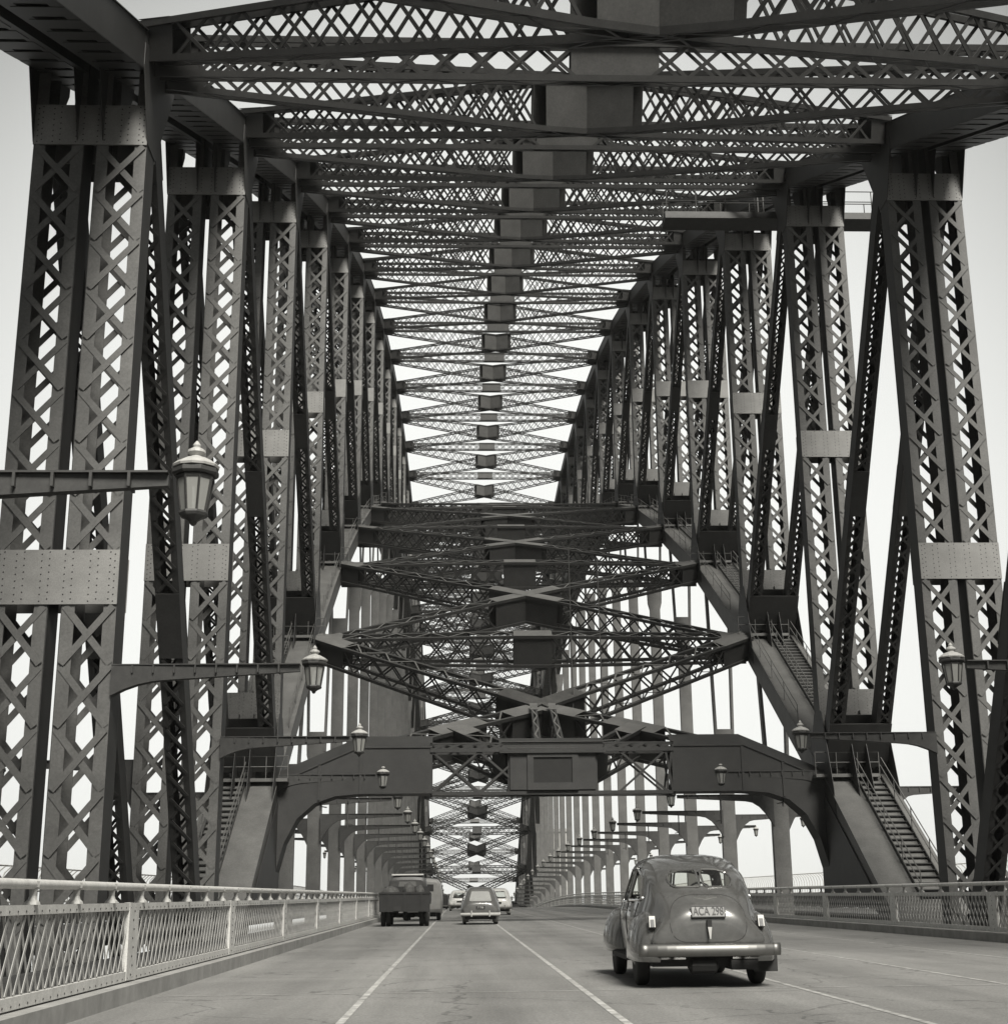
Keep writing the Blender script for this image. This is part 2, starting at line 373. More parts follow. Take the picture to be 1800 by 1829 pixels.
# ------------------------------------------------------------------ lateral girders (struts and X braces)
def girder(b, p0, p1, h0, hc, wd, e0=1.3, e1=1.3, ch=2.3, pitch=1.15, c=.18, dz=0, cover=True, centre=.5, upv=None, bw_=.105):
    p0 = V(p0); p1 = V(p1); L = (p1-p0).length; a = (p1-p0)/L; u = V((0, 0, 1)) if upv is None else V(upv)
    u = (u-a*u.dot(a)).normalized(); s = a.cross(u).normalized(); tc_ = L*centre
    def hh(t):
        d = abs(t-tc_)
        if d <= ch: return hc/2
        span = (tc_ if t < tc_ else L-tc_)-ch
        return (hc+(h0-hc)*(d-ch)/max(span, .1))/2
    brk = sorted({0, L, min(max(tc_-ch, 0), L), min(max(tc_+ch, 0), L)})
    for sv in (-1, 1):
        for uv in (-1, 1):
            for t0, t1 in zip(brk, brk[1:]):
                if t1-t0 < .01: continue
                b.bar(p0+a*t0+s*sv*wd/2+u*uv*hh(t0)+u*dz, p0+a*t1+s*sv*wd/2+u*uv*hh(t1)+u*dz, c, c, u)
        for t0, t1 in ((0, e0), (tc_-ch, tc_+ch), (L-e1, L)):      # solid web plates
            t0 = max(t0, 0); t1 = min(t1, L)
            if t1-t0 < .05: continue
            q = [p0+a*t0-u*hh(t0), p0+a*t1-u*hh(t1), p0+a*t1+u*hh(t1), p0+a*t0+u*hh(t0)]; b.cur = 1 if 0 < t0 and t1 < L else 0
            off = s*sv*(wd/2-.01); b.hull([v+off-s*.01 for v in q], [v+off+s*.01 for v in q])
        b.cur = 0; t = e0
        while t < L-e1-.2:
            t2 = min(t+pitch, L-e1)
            if not (tc_-ch-.2 < (t+t2)/2 < tc_+ch+.2):
                for r_, k in ((0, 1), (1, 1)):
                    q0 = p0+a*t+u*(hh(t)*(-1 if r_ else 1)*.95)+s*sv*(wd/2+.01*r_); q1 = p0+a*t2+u*(hh(t2)*(1 if r_ else -1)*.95)+s*sv*(wd/2+.01*r_)
                    b.bar(q0, q1, bw_, .03, s)
            t = t2
    b.cur = 0
    for uv in (-1, 1):                                            # flat lacing of the flanges
        t = e0; z = 1
        while t < L-e1-.2:
            t2 = min(t+1.1, L-e1)
            b.bar(p0+a*t+s*z*wd/2+u*uv*(hh(t)+c/2)+u*dz, p0+a*t2-s*z*wd/2+u*uv*(hh(t2)+c/2)+u*dz, .08, .02, u); t = t2; z = -z
        for t0, t1 in ((0, e0), (tc_-ch, tc_+ch), (L-e1, L)):
            t0 = max(t0, 0); t1 = min(t1, L)
            if t1-t0 < .05 or not cover: continue
            b.cur = 2
            q = [p0+a*t0-s*(wd/2+.1), p0+a*t1-s*(wd/2+.1), p0+a*t1+s*(wd/2+.1), p0+a*t0+s*(wd/2+.1)]
            if uv < 0: continue
            off = u*(uv*(hh((t0+t1)/2)+c/2+.02)+dz)
            b.hull([v+off-u*.008 for v in q], [v+off+u*.008 for v in q]); b.cur = 0
XI = XC-HW+.02
def nrm(Z, a, b_):
    a = max(a, 0 if Z is ZT else 2); b_ = min(b_, 26 if Z is ZT else 24); sl_ = (Z(b_)-Z(a))/((b_-a)*P); return V((0, -sl_, 1)).normalized()
for i in range(0, 27):
    b = MB(); girder(b, (-XI, Y(i), ZT(i)), (XI, Y(i), ZT(i)), 1.0, 1.0, .8, 1.3, 1.3, 1.3, 1.1, upv=nrm(ZT, i-1, i+1), **(dict(bw_=.07, c=.13) if i > 5 else {}))
    b.build('top_strut', [M['shaded'], M['brace'], M['brace']], bridge)
    if i < 26:
        zc = (ZT(i)+ZT(i+1))/2+.1
        for k, (sa) in enumerate((-1, 1)):
            b = MB(); girder(b, (sa*XI, Y(i)+.7, ZT(i)), (-sa*XI, Y(i+1)-.7, ZT(i+1)), .95, 1.85, .75, 1.2, 1.2, 2.1 if i < 6 else 1.9, 1.25, dz=.01*k, upv=nrm(ZT, i, i+1), **(dict(bw_=.07, c=.13) if i > 5 else {}))
            b.build('top_wind_brace', [M['shaded'], M['brace'], M['brace']], bridge)
for i in range(4, 23):
    b = MB(); girder(b, (-XI, Y(i), ZB(i)-.25), (XI, Y(i), ZB(i)-.25), 1.5, 1.9, .9, 1.6, 1.6, 1.2, 1.3, upv=nrm(ZB, i-1, i+1))
    b.build('bottom_strut', [M['shaded'], M['shaded'], M['steel']], bridge)  # covers lighter than webs: light on the top faces put into the colour
    if i < 22:
        for k, sa in enumerate((-1, 1)):
            b = MB(); girder(b, (sa*XI, Y(i)+.8, ZB(i)-.2), (-sa*XI, Y(i+1)-.8, ZB(i+1)-.2), 1.3, 1.8, .8, 1.9, 1.9, 2.8, 1.45, dz=.01*k, upv=nrm(ZB, i, i+1))
            b.build('bottom_wind_brace', [M['shaded'], M['shaded'], M['steel']], bridge)
# portal bays (i=3 and its far twin i=23)
def portal(i, s):
    y = Y(i); z1 = 8.95; z0 = 6.72
    pf = link('portal_frame', None, bridge)
    for sx in (-1, 1):
        b = MB()
        # haunched solid web
        pts = [(5.9, z0), (9.2, z0), (10.6, z0-.1), (11.6, z0-.45), (12.4, z0-1.1), (13.0, z0-2.1), (13.43, z0-4.2), (13.9, z0-4.2), (13.9, 7.3), (13.43, 7.45), (9.5, z1), (5.9, z1)]
        for dy in (-.55, .55):
            # fan the concave outline into strips
            prof_b = [(5.9, z0), (9.2, z0), (9.5, z0-.01), (10.6, z0-.1), (11.6, z0-.45), (12.4, z0-1.15), (13.0, z0-2.3), (13.6, z0-4.6)]
            def ztop(x): return z1 if x <= 9.5 else z1+(x-9.5)*(7.2-z1)/4.1
            for (xa, za), (xb, zb_) in zip(prof_b, prof_b[1:]):
                b.poly_y([(sx*xa, za), (sx*xb, zb_), (sx*xb, ztop(xb)), (sx*xa, ztop(xa))], y+dy, .02)
        for (xa, za), (xb, zb_) in zip([(5.9, z0)]+prof_b[1:], prof_b[1:]):
            b.hull([(sx*xa, y-.75, za-.02), (sx*xa, y+.75, za-.02), (sx*xa, y+.75, za), (sx*xa, y-.75, za)], [(sx*xb, y-.75, zb_-.02), (sx*xb, y+.75, zb_-.02), (sx*xb, y+.75, zb_), (sx*xb, y-.75, zb_)])
        for xa, xb in ((5.9, 9.5), (9.5, 13.5)):
            b.hull([(sx*q, y+w_, ztop(q)+h_+s*.5*(w_+.62*s)) for q, w_, h_ in ((xa, -.62, -.03), (xa, .8, -.03), (xa, .8, .01), (xa, -.62, .01))], [(sx*q, y+w_, ztop(q)+h_+s*.5*(w_+.62*s)) for q, w_, h_ in ((xb, -.62, -.03), (xb, .8, -.03), (xb, .8, .01), (xb, -.62, .01))])
        for xq in (9.4, 11.4): b.box(*sorted((sx*xq-.06, sx*xq+.06)), y-.62, y-.56, z0 if xq < 10 else z0-.3, ztop(xq))
        yq = 66.4 if s > 0 else 2*Y(13)-66.4
        for xx in (13.44, 13.36): b.poly_x([(yq-s*1.0, 1.1), (y+s*.7, 1.1), (y+s*.7, 7.0), (y-s*.6, 6.5)], sx*xx, .02)
        b.build('portal_haunch', M['shaded'], pf)
    b = MB(); girder(b, (-6.0, y, (z0+z1)/2-.1), (6.0, y, (z0+z1)/2-.1), z1-z0-.15, z1-z0-.15, 1.1, .1, .1, 2.2, 2.3, c=.17)
    girder(b, (-6.0, y-.3, z1+.02), (6.0, y-.3, z1+.02), .3, .3, .5, .1, .1, 2.5, .7, c=.07)
    b.build('portal_strut', [M['shaded'], M['shaded'], M['steel']], pf)
    b = MB()
    b.box(-2.1, 2.1, y-.70, y-.62, z0+.12, z1-.1); b.cur = 1; b.box(-.95, .95, y-.715, y-.703, z0+.45, z1-.55); b.cur = 0
    for xa, xb, za, zb_ in ((-1.25, 1.25, z0+.1, z0+.45), (-1.25, 1.25, z1-.55, z1-.15), (-1.25, -.95, z0+.45, z1-.55), (.95, 1.25, z0+.45, z1-.55)): b.box(xa, xb, y-.80, y-.703, za, zb_)
    b.hull([(x_, y_, z1+.10+s*.5*(y_-y)) for x_, y_ in ((-2.6, y-.9), (2.6, y-.9), (2.6, y+.9), (-2.6, y+.9))], [(x_, y_, z1+.14+s*.5*(y_-y)) for x_, y_ in ((-2.6, y-.9), (2.6, y-.9), (2.6, y+.9), (-2.6, y+.9))])
    b.build('centre_plate', [M['shaded'], M['blackp']], pf)
    yc = y+s*P/2; zc = 12.35; b = MB(); un = V((0, -.5*s, .86))
    for sx in (-1, 1):
        girder(b, (0, yc, zc-.8), (sx*9.4, y+s*.6, z1-.8), 1.5, 1.6, .95, 2.8, 1.4, 1.7, 1.4, centre=.5, upv=un)
        girder(b, (0, yc, zc-.8), (sx*XI, Y(i+s)-s*.8, ZB(i+s)-.2), 1.3, 1.8, .95, 2.8, 2.6, 2.8, 1.5, centre=0, upv=un)
        girder(b, (sx*4.75, (y+yc)/2, (zc+z1)/2-.8), (sx*1.9, y+s*.6, z1-.85), 1.5, 1.5, .85, 1.6, 1.2, 0, 1.3, centre=0, upv=un, dz=.02)
        girder(b, (sx*.5, yc-s*1.0, zc-.65), (sx*.6, y+s*.6, z1-.65), 1.2, 1.2, .22, 1.2, .9, 0, 1.3, centre=0, upv=un, c=.12)
    b.build('portal_wind_brace', [M['shaded'], M['shaded'], M['steel']], pf)
portal(3, 1); portal(23, -1)
# hangers
forks = {4: 6.7, 5: 11.5}
for side in (-1, 1):
    for i in range(4, 23):
        y = Y(i); zt = ZB(i)-.6; zp = zt-forks.get(i if i <= 13 else 26-i, 7.0); z0 = zr(y)-1
        b = MB(); x = side*XC
        b.hull([(x-.5, y-.28, z0), (x+.5, y-.28, z0), (x+.5, y+.28, z0), (x-.5, y+.28, z0)], [(x-.5, y-.28, zp-2.4), (x+.5, y-.28, zp-2.4), (x+.5, y+.28, zp-2.4), (x-.5, y+.28, zp-2.4)])
        b.hull([(x-.5, y-.28, zp-2.4), (x+.5, y-.28, zp-2.4), (x+.5, y+.28, zp-2.4), (x-.5, y+.28, zp-2.4)], [(x-.68, y-.28, zp-1.7), (x+.68, y-.28, zp-1.7), (x+.68, y+.28, zp-1.7), (x-.68, y+.28, zp-1.7)])
        b.box(x-.68, x+.68, y-.28, y+.28, zp-1.7, zp)
        o = b.build('hanger', M['steel'], bridge)
        f = MB()
        for s in (-1, 1): f.bar((x+s*.60, y, zp-1.4), (x+s*.86, y, zt), .17, .64, (0, 1, 0))
        f.build('hanger_fork', M['steel'], o)
# ------------------------------------------------------------------ stairs and landings on the lower chords
for side, lab in ((-1, 'steel access stair with pipe handrails climbing the left lower chord'), (1, 'steel access stair with pipe handrails climbing the right lower chord')):
    st = thing('access_stairway', lab, 'stairway', (0, 0, 0), group='stairs up the lower chords')
    for i in range(2, 9):
        ya, yb = (64.5 if i == 2 else Y(i)+.9), Y(i+1)-.9
        def zc(y_): return ZB(i)+(ZB(i+1)-ZB(i))*(y_-Y(i))/P+.72/cos(math.atan((ZB(i+1)-ZB(i))/P))
        f = MB(); n = int((yb-ya)/.45)
        xa, xb = side*XC-.1*side, side*XC+1.15*side
        for k in range(n): f.box(*sorted((xa, xb)), ya+k*.45, ya+k*.45+.2, zc(ya+k*.45)+.10, zc(ya+k*.45)+.14)
        for x in (xa, xb): f.bar((x, ya, zc(ya)+.02), (x, yb, zc(yb)+.02), .22, .04, (1, 0, 0))
        f.build('stair_flight', M['iron'], st)
        h = MB()
        for x in (xa, xb):
            for dz in (.6, 1.1): h.tube([(x, ya, zc(ya)+dz), (x, yb, zc(yb)+dz)], .028, 5)
            k = 0
            while ya+k*2.4 <= yb: h.tube([(x, ya+k*2.4, zc(ya+k*2.4)), (x, ya+k*2.4, zc(ya+k*2.4)+1.1)], .026, 5); k += 1
        x = side*(XC-HW+.12)
        for dz in (.6, 1.05) if i > 2 else (): h.tube([(x, ya+4, zc(ya+4)+dz), (x, yb, zc(yb)+dz)], .022, 5)
        k = 0
        while i > 2 and ya+4+k*3 <= yb: h.tube([(x, ya+4+k*3, zc(ya+4+k*3)), (x, ya+4+k*3, zc(ya+4+k*3)+1.05)], .022, 5); k += 1
        h.build('handrail', M['steel'], st)
        l = MB(); yl = Y(i+1)-1.35; zl = zc(Y(i+1)-.9)+.15
        xs = sorted((side*12.85, side*16.0)); l.box(xs[0], xs[1], yl, yl+1.0, zl-.16, zl)
        for dz in (.55, 1.05): l.tube([(xs[0], yl+.05, zl+dz), (xs[1], yl+.05, zl+dz)], .024, 5)
        for q in range(4): xq = xs[0]+q*(xs[1]-xs[0])/3; l.tube([(xq, yl+.05, zl), (xq, yl+.05, zl+1.05)], .024, 5)
        l.build('landing', M['steel'], st)
# crown-side maintenance walkway under the top chord
g = thing('maintenance_gantry', 'dark maintenance platform with railings hung under the right top chord', 'gantry')
b = MB(); b.box(7.2, 21, 77.2, 78.8, 39.35, 39.75); b.build('platform', M['iron'], g)
b = MB()
for yy in (77.25, 78.75):
    for dz in (.7, 1.35): b.tube([(7.3, yy, 39.75+dz), (20.9, yy, 39.75+dz)], .03, 5)
    for k in range(9): x = 7.3+k*1.7; b.tube([(x, yy, 39.75), (x, yy, 41.1)], .03, 5)
b.build('guard_rail', M['iron'], g)
for x in (12.9, 17.1):
    for yy in (77.3, 78.7): b = MB(); b.tube([(x, yy, 39.7), (x, yy, 42.3)], .06, 6); b.build('support_rod', M['iron'], g)
# ropes hanging at the portal
for x0, yy, za, zb_, lab in ((1.75, 84, 21.5, 9.0, 'thin rope hanging above the portal, left of the pair'), (3.4, 84, 21.0, 9.5, 'thin rope hanging above the portal, right of the pair')):
    b = MB(); b.tube([(x0, yy, za), (x0+.05, yy, (za+zb_)/2), (x0+.1, yy, zb_)], .032, 5); tag(b.build('rope', M['iron']), lab, 'rope', 'ropes hanging above the portal')
# ------------------------------------------------------------------ road railings
def make_railing(side, label):
    x = side*8.93; rr = thing('road_railing', label, 'railing', (0, 0, 0), group='railings along the carriageway')
    ys = [5]+[12+k*6 for k in range(70)]
    def band(nm, za, zb_, hw_, mt=M['rail']):
        b = MB()
        for a, c in zip(ys, ys[1:]):
            b.hull([(x-hw_, a, zr(a)+1.25+za), (x+hw_, a, zr(a)+1.25+za), (x+hw_, a, zr(a)+1.25+zb_), (x-hw_, a, zr(a)+1.25+zb_)], [(x-hw_, c, zr(c)+1.25+za), (x+hw_, c, zr(c)+1.25+za), (x+hw_, c, zr(c)+1.25+zb_), (x-hw_, c, zr(c)+1.25+zb_)])
        return b.build(nm, mt, rr)
    t = MB(); t.tube([(x, a, zr(a)+1.25+.165) for a in ys], .052, 10, rs=None); t.build('handrail', M['rail'], rr, True)
    # rivets on the bands up close
    b = MB(); bb = band('upper_band', -.135, -.04, .035)
    band('lower_band', -1.02, -.90, .035)
    l = MB(); sp = .29; y = 8.0
    while y < 380:
        for d in (1, -1):
            l_h = .77; dy = l_h/1.5
            q = y; z_a = zr(q)+1.25-.9; z_b = zr(q)+1.25-.13
            l.bar((x+d*.007, q, z_a), (x+d*.007, q+d*dy, z_b), .05, .008, (1, 0, 0))
        y += sp
    l.build('lattice_panel', M['lattice'], rr)
    rv = MB(); y = 9
    while y < 45:
        for dz in (-.10, -.985):
            c = V((x-side*.036, y, zr(y)+1.25+dz)); rv.lathe([(.014, 0), (.006, .008)], c, 6, 'X')
        y += .29
    rv.build('rivet_row', M['rivet'], rr)['kind'] = 'stuff'
    pm = MB(); pm.box(-.04, .04, -.3, .3, -1.02, -.04)
    pm.cur = 1
    for k in range(8):
        for yy in (-.02, ): pm.lathe([(.018, 0), (.008, .01)], (-side*.041, yy+(.03 if k % 2 else -.03), -.95+k*.115), 6, 'X')
    me = pm.mesh('rail_post', [M['rail'], M['rivet']])
    k = 0
    while Y1-P*1.5+k*P/2 < 380:
        y = Y1-P*1.5+k*P/2; o = link('rail_post', me, rr); o.location = (x, y, zr(y)+1.25); k += 1
    br = MB(); br.lathe([(.085, -.04), (.078, -.015), (.05, .01), (.036, .05), (.04, .10), (.05, .13)], (0, 0, 0), 8)
    br.lathe([(.062, -.03), (.062, .03)], (0, 0, .165), 8); bm = br.mesh('rail_bracket', M['lattice'])
    rest = MB(); k = 0
    while 10.6+k*P/10 < 250:
        y = 10.6+k*P/10
        if k < 60: o = link('rail_bracket', bm, rr); o.location = (x, y, zr(y)+1.25)
        else: rest.box(x-.04, x+.04, y-.04, y+.04, zr(y)+1.25-.04, zr(y)+1.25+.13)
        k += 1
    rest.build('distant_brackets', M['rail'], rr)['kind'] = 'stuff'
make_railing(-1, 'pale riveted lattice railing with pipe handrail along the left kerb')
make_railing(1, 'pale riveted lattice railing with pipe handrail along the right kerb')
# footway fences with hooped tops
for side, lab in ((-1, 'tall hoop topped wire fence along the left outer footway'), (1, 'tall hoop topped wire fence along the right outer footway')):
    f = thing('footway_fence', lab, 'fence', group='fences along the outer footways'); x = side*24.2
    b = MB(); y = 30
    while y < 330:
        z = zr(y)+.1; b.tube([(x, y, z), (x, y, z+2.0), (x-side*.12, y, z+2.35), (x-side*.4, y, z+2.6), (x-side*.75, y, z+2.6)], .035, 5); y += .95
    b.build('hooped_bars', M['rail'], f)['kind'] = 'stuff'
    b = MB(); ys = list(range(30, 331, 6))
    for dz in (1.1, 1.6): b.tube([(x, q, zr(q)+.1+dz) for q in ys], .05, 5)
    for dd in (.75,): b.tube([(x-side*dd, q, zr(q)+2.7) for q in ys], .02, 4)
    b.build('fence_rail', M['rail'], f)
    b = MB()
    for q in range(30, 330, 3): b.box(x-.02, x+.02, q, q+2.9, zr(q)+.15, zr(q)+1.1)
    b.build('fence_panel', M['iron'], f)
# ------------------------------------------------------------------ lamps
def lamp_meshes():
    cap = MB(); cap.lathe([(.33, 0), (.34, .03), (.27, .09), (.16, .15), (.10, .17), (.075, .19), (.13, .24), (.12, .28), (.05, .32), (.06, .35), (.035, .39), (.012, .42)], (0, 0, .10), 12)
    ring = MB(); ring.lathe([(.31, -.03), (.335, 0), (.335, .05), (.30, .085)], (0, 0, .02), 8, ph=.5); ring.lathe([(.26, -.04), (.275, 0), (.26, .03)], (0, 0, -.03), 8, ph=.5)
    gl = MB(); gl.lathe([(.255, 0), (.175, -.50)], (0, 0, -.03), 8, ph=.5)
    fr = MB()
    for k in range(8):
        a = 2*pi*(k+.5)/8; fr.tube([(.262*cos(a), .262*sin(a), -.03), (.182*cos(a), .182*sin(a), -.54)], .017, 4)
    bo = MB(); bo.lathe([(.20, 0), (.21, -.03), (.19, -.07), (.12, -.10), (.06, -.14), (.05, -.17), (.02, -.20)], (0, 0, -.53), 8, ph=.5)
    return [('lamp_cap', cap.mesh('lamp_cap', M['white'])), ('cap_ring', ring.mesh('cap_ring', M['iron'])), ('lamp_glass', gl.mesh('lamp_glass', M['lampglass'])), ('glazing_bar', fr.mesh('glazing_bar', M['iron'])), ('lamp_base', bo.mesh('lamp_base', M['iron']))]
LM = lamp_meshes()
def arm_mesh(x0, x1, bracket, name='lamp_arm'):      # from root x0 (outer) to tip x1 (inner); built for +x side, root at larger x
    b = MB(); L = abs(x0-x1); s = 1 if x0 > x1 else -1; prev = None; n = 14
    for k in range(n+1):
        t = k/n; x = x1+s*(L*t); h = .16+.30*t
        if t > .72: h += .9*((t-.72)/.28)**2.2*(1.6 if bracket else .35)
        wv = .07+.09*t
        loop = [(x, -wv, 0), (x, wv, 0), (x, wv*.9, -h), (x, -wv*.9, -h)]
        if prev: b.hull(prev, loop, k in (1, n))
        prev = loop
    b.bar((x1+s*0, 0, .02), (x0, 0, .02), .34, .03, (0, 0, 1), True)
    for k in range(1, 9):
        x = x1+s*L*k/9; b.box(x-.02, x+.02, -.19, .19, -.2, .0)
    return b.mesh(name, M['iron'])
AM = {False: arm_mesh(13.43-8.3, .36, False), True: arm_mesh(14.55-8.3, .36, True)}
sides = {-1: 'left', 1: 'right'}
ords = ['nearest', 'second', 'third', 'fourth', 'fifth', 'sixth', 'seventh', 'eighth', 'ninth', 'tenth', 'eleventh', 'twelfth', 'thirteenth', 'fourteenth', 'fifteenth', 'sixteenth', 'seventeenth', 'eighteenth', 'nineteenth', 'twentieth', 'twenty first', 'twenty second', 'twenty third']
for side in (-1, 1):
    n_ = 0
    for i in range(0 if side < 0 else 1, 23):
        y = Y(i)-.47; z = zr(y)+1.25+5.78
        st_ = 'a tapered arm from a laced upright' if i < 4 else 'a curved bracket from a hanger'
        t = thing('street_lamp', '%s %s lantern over the road, on %s' % (ords[n_], sides[side], st_), 'street lamp', (side*8.3, y, z), 0 if side > 0 else pi, group='lanterns over the road edge'); n_ += 1
        o = link('lamp_arm', AM[i >= 4], t)
        lt = link('lantern', None, t)
        for nm, me in LM: q = link(nm, me, lt)
        b_ = None
        if i >= 3:
            d = MB(); d.tube([(3.0, 0, -.2), (3.0, 0, -1.7)], .045, 5); d.tube([(2.7, 0, -1.55), (3.0, 0, -1.5)], .03, 5); d.build('dropper_rod', M['iron'], t)
FA = arm_mesh(0.0, 5.0, True, 'footway_lamp_arm')
for side in (-1, 1):
    for i in range(2, 14):
        y = Y(i); z = zr(y)+1.25+(5.5 if i > 3 else 5.0); xr = 15.5 if i > 3 else 16.6
        t = thing('footway_lamp', '%s small lantern on a bracket over the %s outer footway' % (ords[i-2], sides[side]), 'lamp', (side*xr, y, z), 0 if side > 0 else pi, group='lanterns over the outer footways')
        link('lamp_arm', FA, t)
        lt = link('lantern', None, t); lt.location = (5.0, 0, -.35); lt.scale = (.7, .7, .8)
        for nm, me in LM: link(nm, me, lt)
# ------------------------------------------------------------------ far pylons
for sx, lab in ((-1, 'square granite pylon tower beyond the far end, left side'), (1, 'square granite pylon tower beyond the far end, right side')):
    t = thing('pylon', lab, 'tower', (sx*27, 530, 0), group='granite pylons at the far end')
    b = MB()
    def fr(w0, d0, z0, w1, d1, z1): b.hull([(-w0, -d0, z0), (w0, -d0, z0), (w0, d0, z0), (-w0, d0, z0)], [(-w1, -d1, z1), (w1, -d1, z1), (w1, d1, z1), (-w1, d1, z1)])
    fr(8.5, 11, -51, 7.2, 9.5, -2); fr(6.6, 8.8, -2, 6.0, 8.0, 28); b.build('shaft', M['stone'], t)
    b = MB(); fr(6.5, 8.5, 28.02, 6.5, 8.5, 29.5); fr(5.6, 7.6, 29.5, 5.2, 7.2, 34); fr(5.7, 7.7, 34, 5.7, 7.7, 35); b.build('parapet', M['stone'], t)
    b = MB(); b.box(-1.2, 1.2, -8.9, -8.0, 4, 14); b.build('opening', M['dark'], t)
# ------------------------------------------------------------------ vehicles
def catmull(vals, n):
    out = []; m_ = len(vals)
    for k in range(n):
        u = k/(n-1)*(m_-1); i = min(int(u), m_-2); f = u-i
        p = [vals[max(i-1, 0)], vals[i], vals[i+1], vals[min(i+2, m_-1)]]
        out.append([.5*((2*p[1][j])+(-p[0][j]+p[2][j])*f+(2*p[0][j]-5*p[1][j]+4*p[2][j]-p[3][j])*f*f+(-p[0][j]+3*p[1][j]-3*p[2][j]+p[3][j])*f**3) for j in range(len(vals[0]))])
    return out
def shell(stations, ny=70, nr=44):
    """stations: (y, zbot, wbot, wmax, zmax, wroof, zroofedge, ztop) half-section; returns verts grid"""
    st = catmull(stations, ny); rings = []
    for (y, zb_, wb, wm, zm, wr, zre, zt) in st:
        half = [(0, zt), (wr*.55, zt-(zt-zre)*.12), (wr, zre), ((wr+wm)/2+.01, (zre+zm)/2), (wm, zm), (wm*.995, (zm+zb_)/2), (wb, zb_)]
        h = catmull(half, nr//2+1)
        ring = [(x, y, z) for x, z in h]+[(-x, y, z) for x, z in h[::-1]][1 if False else 0:-1]
        rings.append(ring)
    return rings
def inside(poly, x, z):
    r = False; n = len(poly)
    for i in range(n):
        (xa, za), (xb, zb_) = poly[i], poly[(i+1) % n]
        if (za > z) != (zb_ > z) and x < (xb-xa)*(z-za)/(zb_-za)+xa: r = not r
    return r
def roundpoly(pts, r=.05, k=4):
    out = []; n = len(pts)
    for i in range(n):
        p0, p, p1 = V(pts[i-1]), V(pts[i]), V(pts[(i+1) % n]); a = p+(p0-p).normalized()*min(r, (p0-p).length/2); c = p+(p1-p).normalized()*min(r, (p1-p).length/2)
        for j in range(k+1):
            t = j/k; q = a*(1-t)**2+p*2*t*(1-t)+c*t*t; out.append((q.x, q.y))
    return out
def make_car(root, st, mt, wins_rear, wins_side, wins_front, length, glass=M['glass'], open_win=True):
    rings = shell(st); b = MB(); nr = len(rings[0]); ny = len(rings)
    for rg in rings: b.v += rg
    faces = []
    for i in range(ny-1):
        for j in range(nr):
            faces.append((i*nr+j, (i+1)*nr+j, (i+1)*nr+(j+1) % nr, i*nr+(j+1) % nr))
    faces.append(tuple(range(nr))); faces.append(tuple(range((ny-1)*nr+nr-1, (ny-1)*nr-1, -1)))
    bvh = BVHTree.FromPolygons([V(v) for v in b.v], faces)
    def cut(f):
        if len(f) > 4: return False
        c = sum((V(b.v[k]) for k in f), V())/4; nrm = (V(b.v[f[1]])-V(b.v[f[0]])).cross(V(b.v[f[2]])-V(b.v[f[0]]))
        for w_ in wins_rear:
            if c.y < length*.4 and inside(w_, c.x, c.z): return True
        for w_ in wins_front:
            if c.y > length*.5 and inside(w_, c.x, c.z): return True
        for w_ in wins_side:
            if abs(c.x) > .35 and inside(w_, c.y, c.z): return True
        return False
    b.f = [f for f in faces if not cut(f)] if open_win else faces; b.mi = [0]*len(b.f)
    body = b.build('body', mt, root, True)
    def cast(o, d):
        h = bvh.ray_cast(V(o), V(d)); return h[0]
    def pane(poly, axis, sgn=1, nm='window'):
        g = MB(); fr = MB(); pts = []
        for (u, z) in poly:
            if axis == 'R': p = cast((u, -3, z), (0, 1, 0))
            elif axis == 'F': p = cast((u, length+3, z), (0, -1, 0))
            else: p = cast((sgn*3, u, z), (-sgn, 0, 0))
            if p: pts.append(p+(V((0, -.01, 0)) if axis == 'R' else V((0, .01, 0)) if axis == 'F' else V((sgn*.01, 0, 0))))
        if len(pts) < 3: return
        c = sum(pts, V())/len(pts); cu = sum(p[0] for p in poly)/len(poly); cz = sum(p[1] for p in poly)/len(poly)
        for a, d in zip(pts, pts[1:]+pts[:1]): g.quad(a, d, c)
        o = g.build(nm, glass, body); fr.tube(pts+[pts[0]], .016, 5, False); fr.build('window_frame', mt, o)
    for w_ in wins_rear: pane(w_, 'R', nm='rear_window')
    for w_ in wins_front: pane(w_, 'F', nm='windscreen')
    for w_ in wins_side:
        for s in (-1, 1): pane(w_, 'S', s, 'side_window')
    return body, cast
def wheel(parent, x, y, r=.36, wd=.17, dual=False):
    s = 1 if x > 0 else -1; t = link('wheel', None, parent); t.location = (x, y, r)
    b = MB(); n = 28; prof = [(r*.62, -wd/2), (r*.8, -wd/2), (r*.93, -wd*.48), (r*.99, -wd*.34), (r, -wd*.15), (r, wd*.15), (r*.99, wd*.34), (r*.93, wd*.48), (r*.8, wd/2), (r*.62, wd/2)]
    b.lathe(prof, (0, 0, 0), n, 'X'); b.build('tyre', M['tyre'], t, True)
    h = MB(); h.lathe([(r*.6, -wd*.3), (r*.58, -wd*.5), (r*.3, -wd*.42), (r*.28, -wd*.56), (r*.1, -wd*.68), (.01, -wd*.7)][::1], (0, 0, 0), 20, 'X')
    o = h.build('rim', M['carA'], t, True)
    if s > 0: o.scale = (-1, 1, 1)
    return t
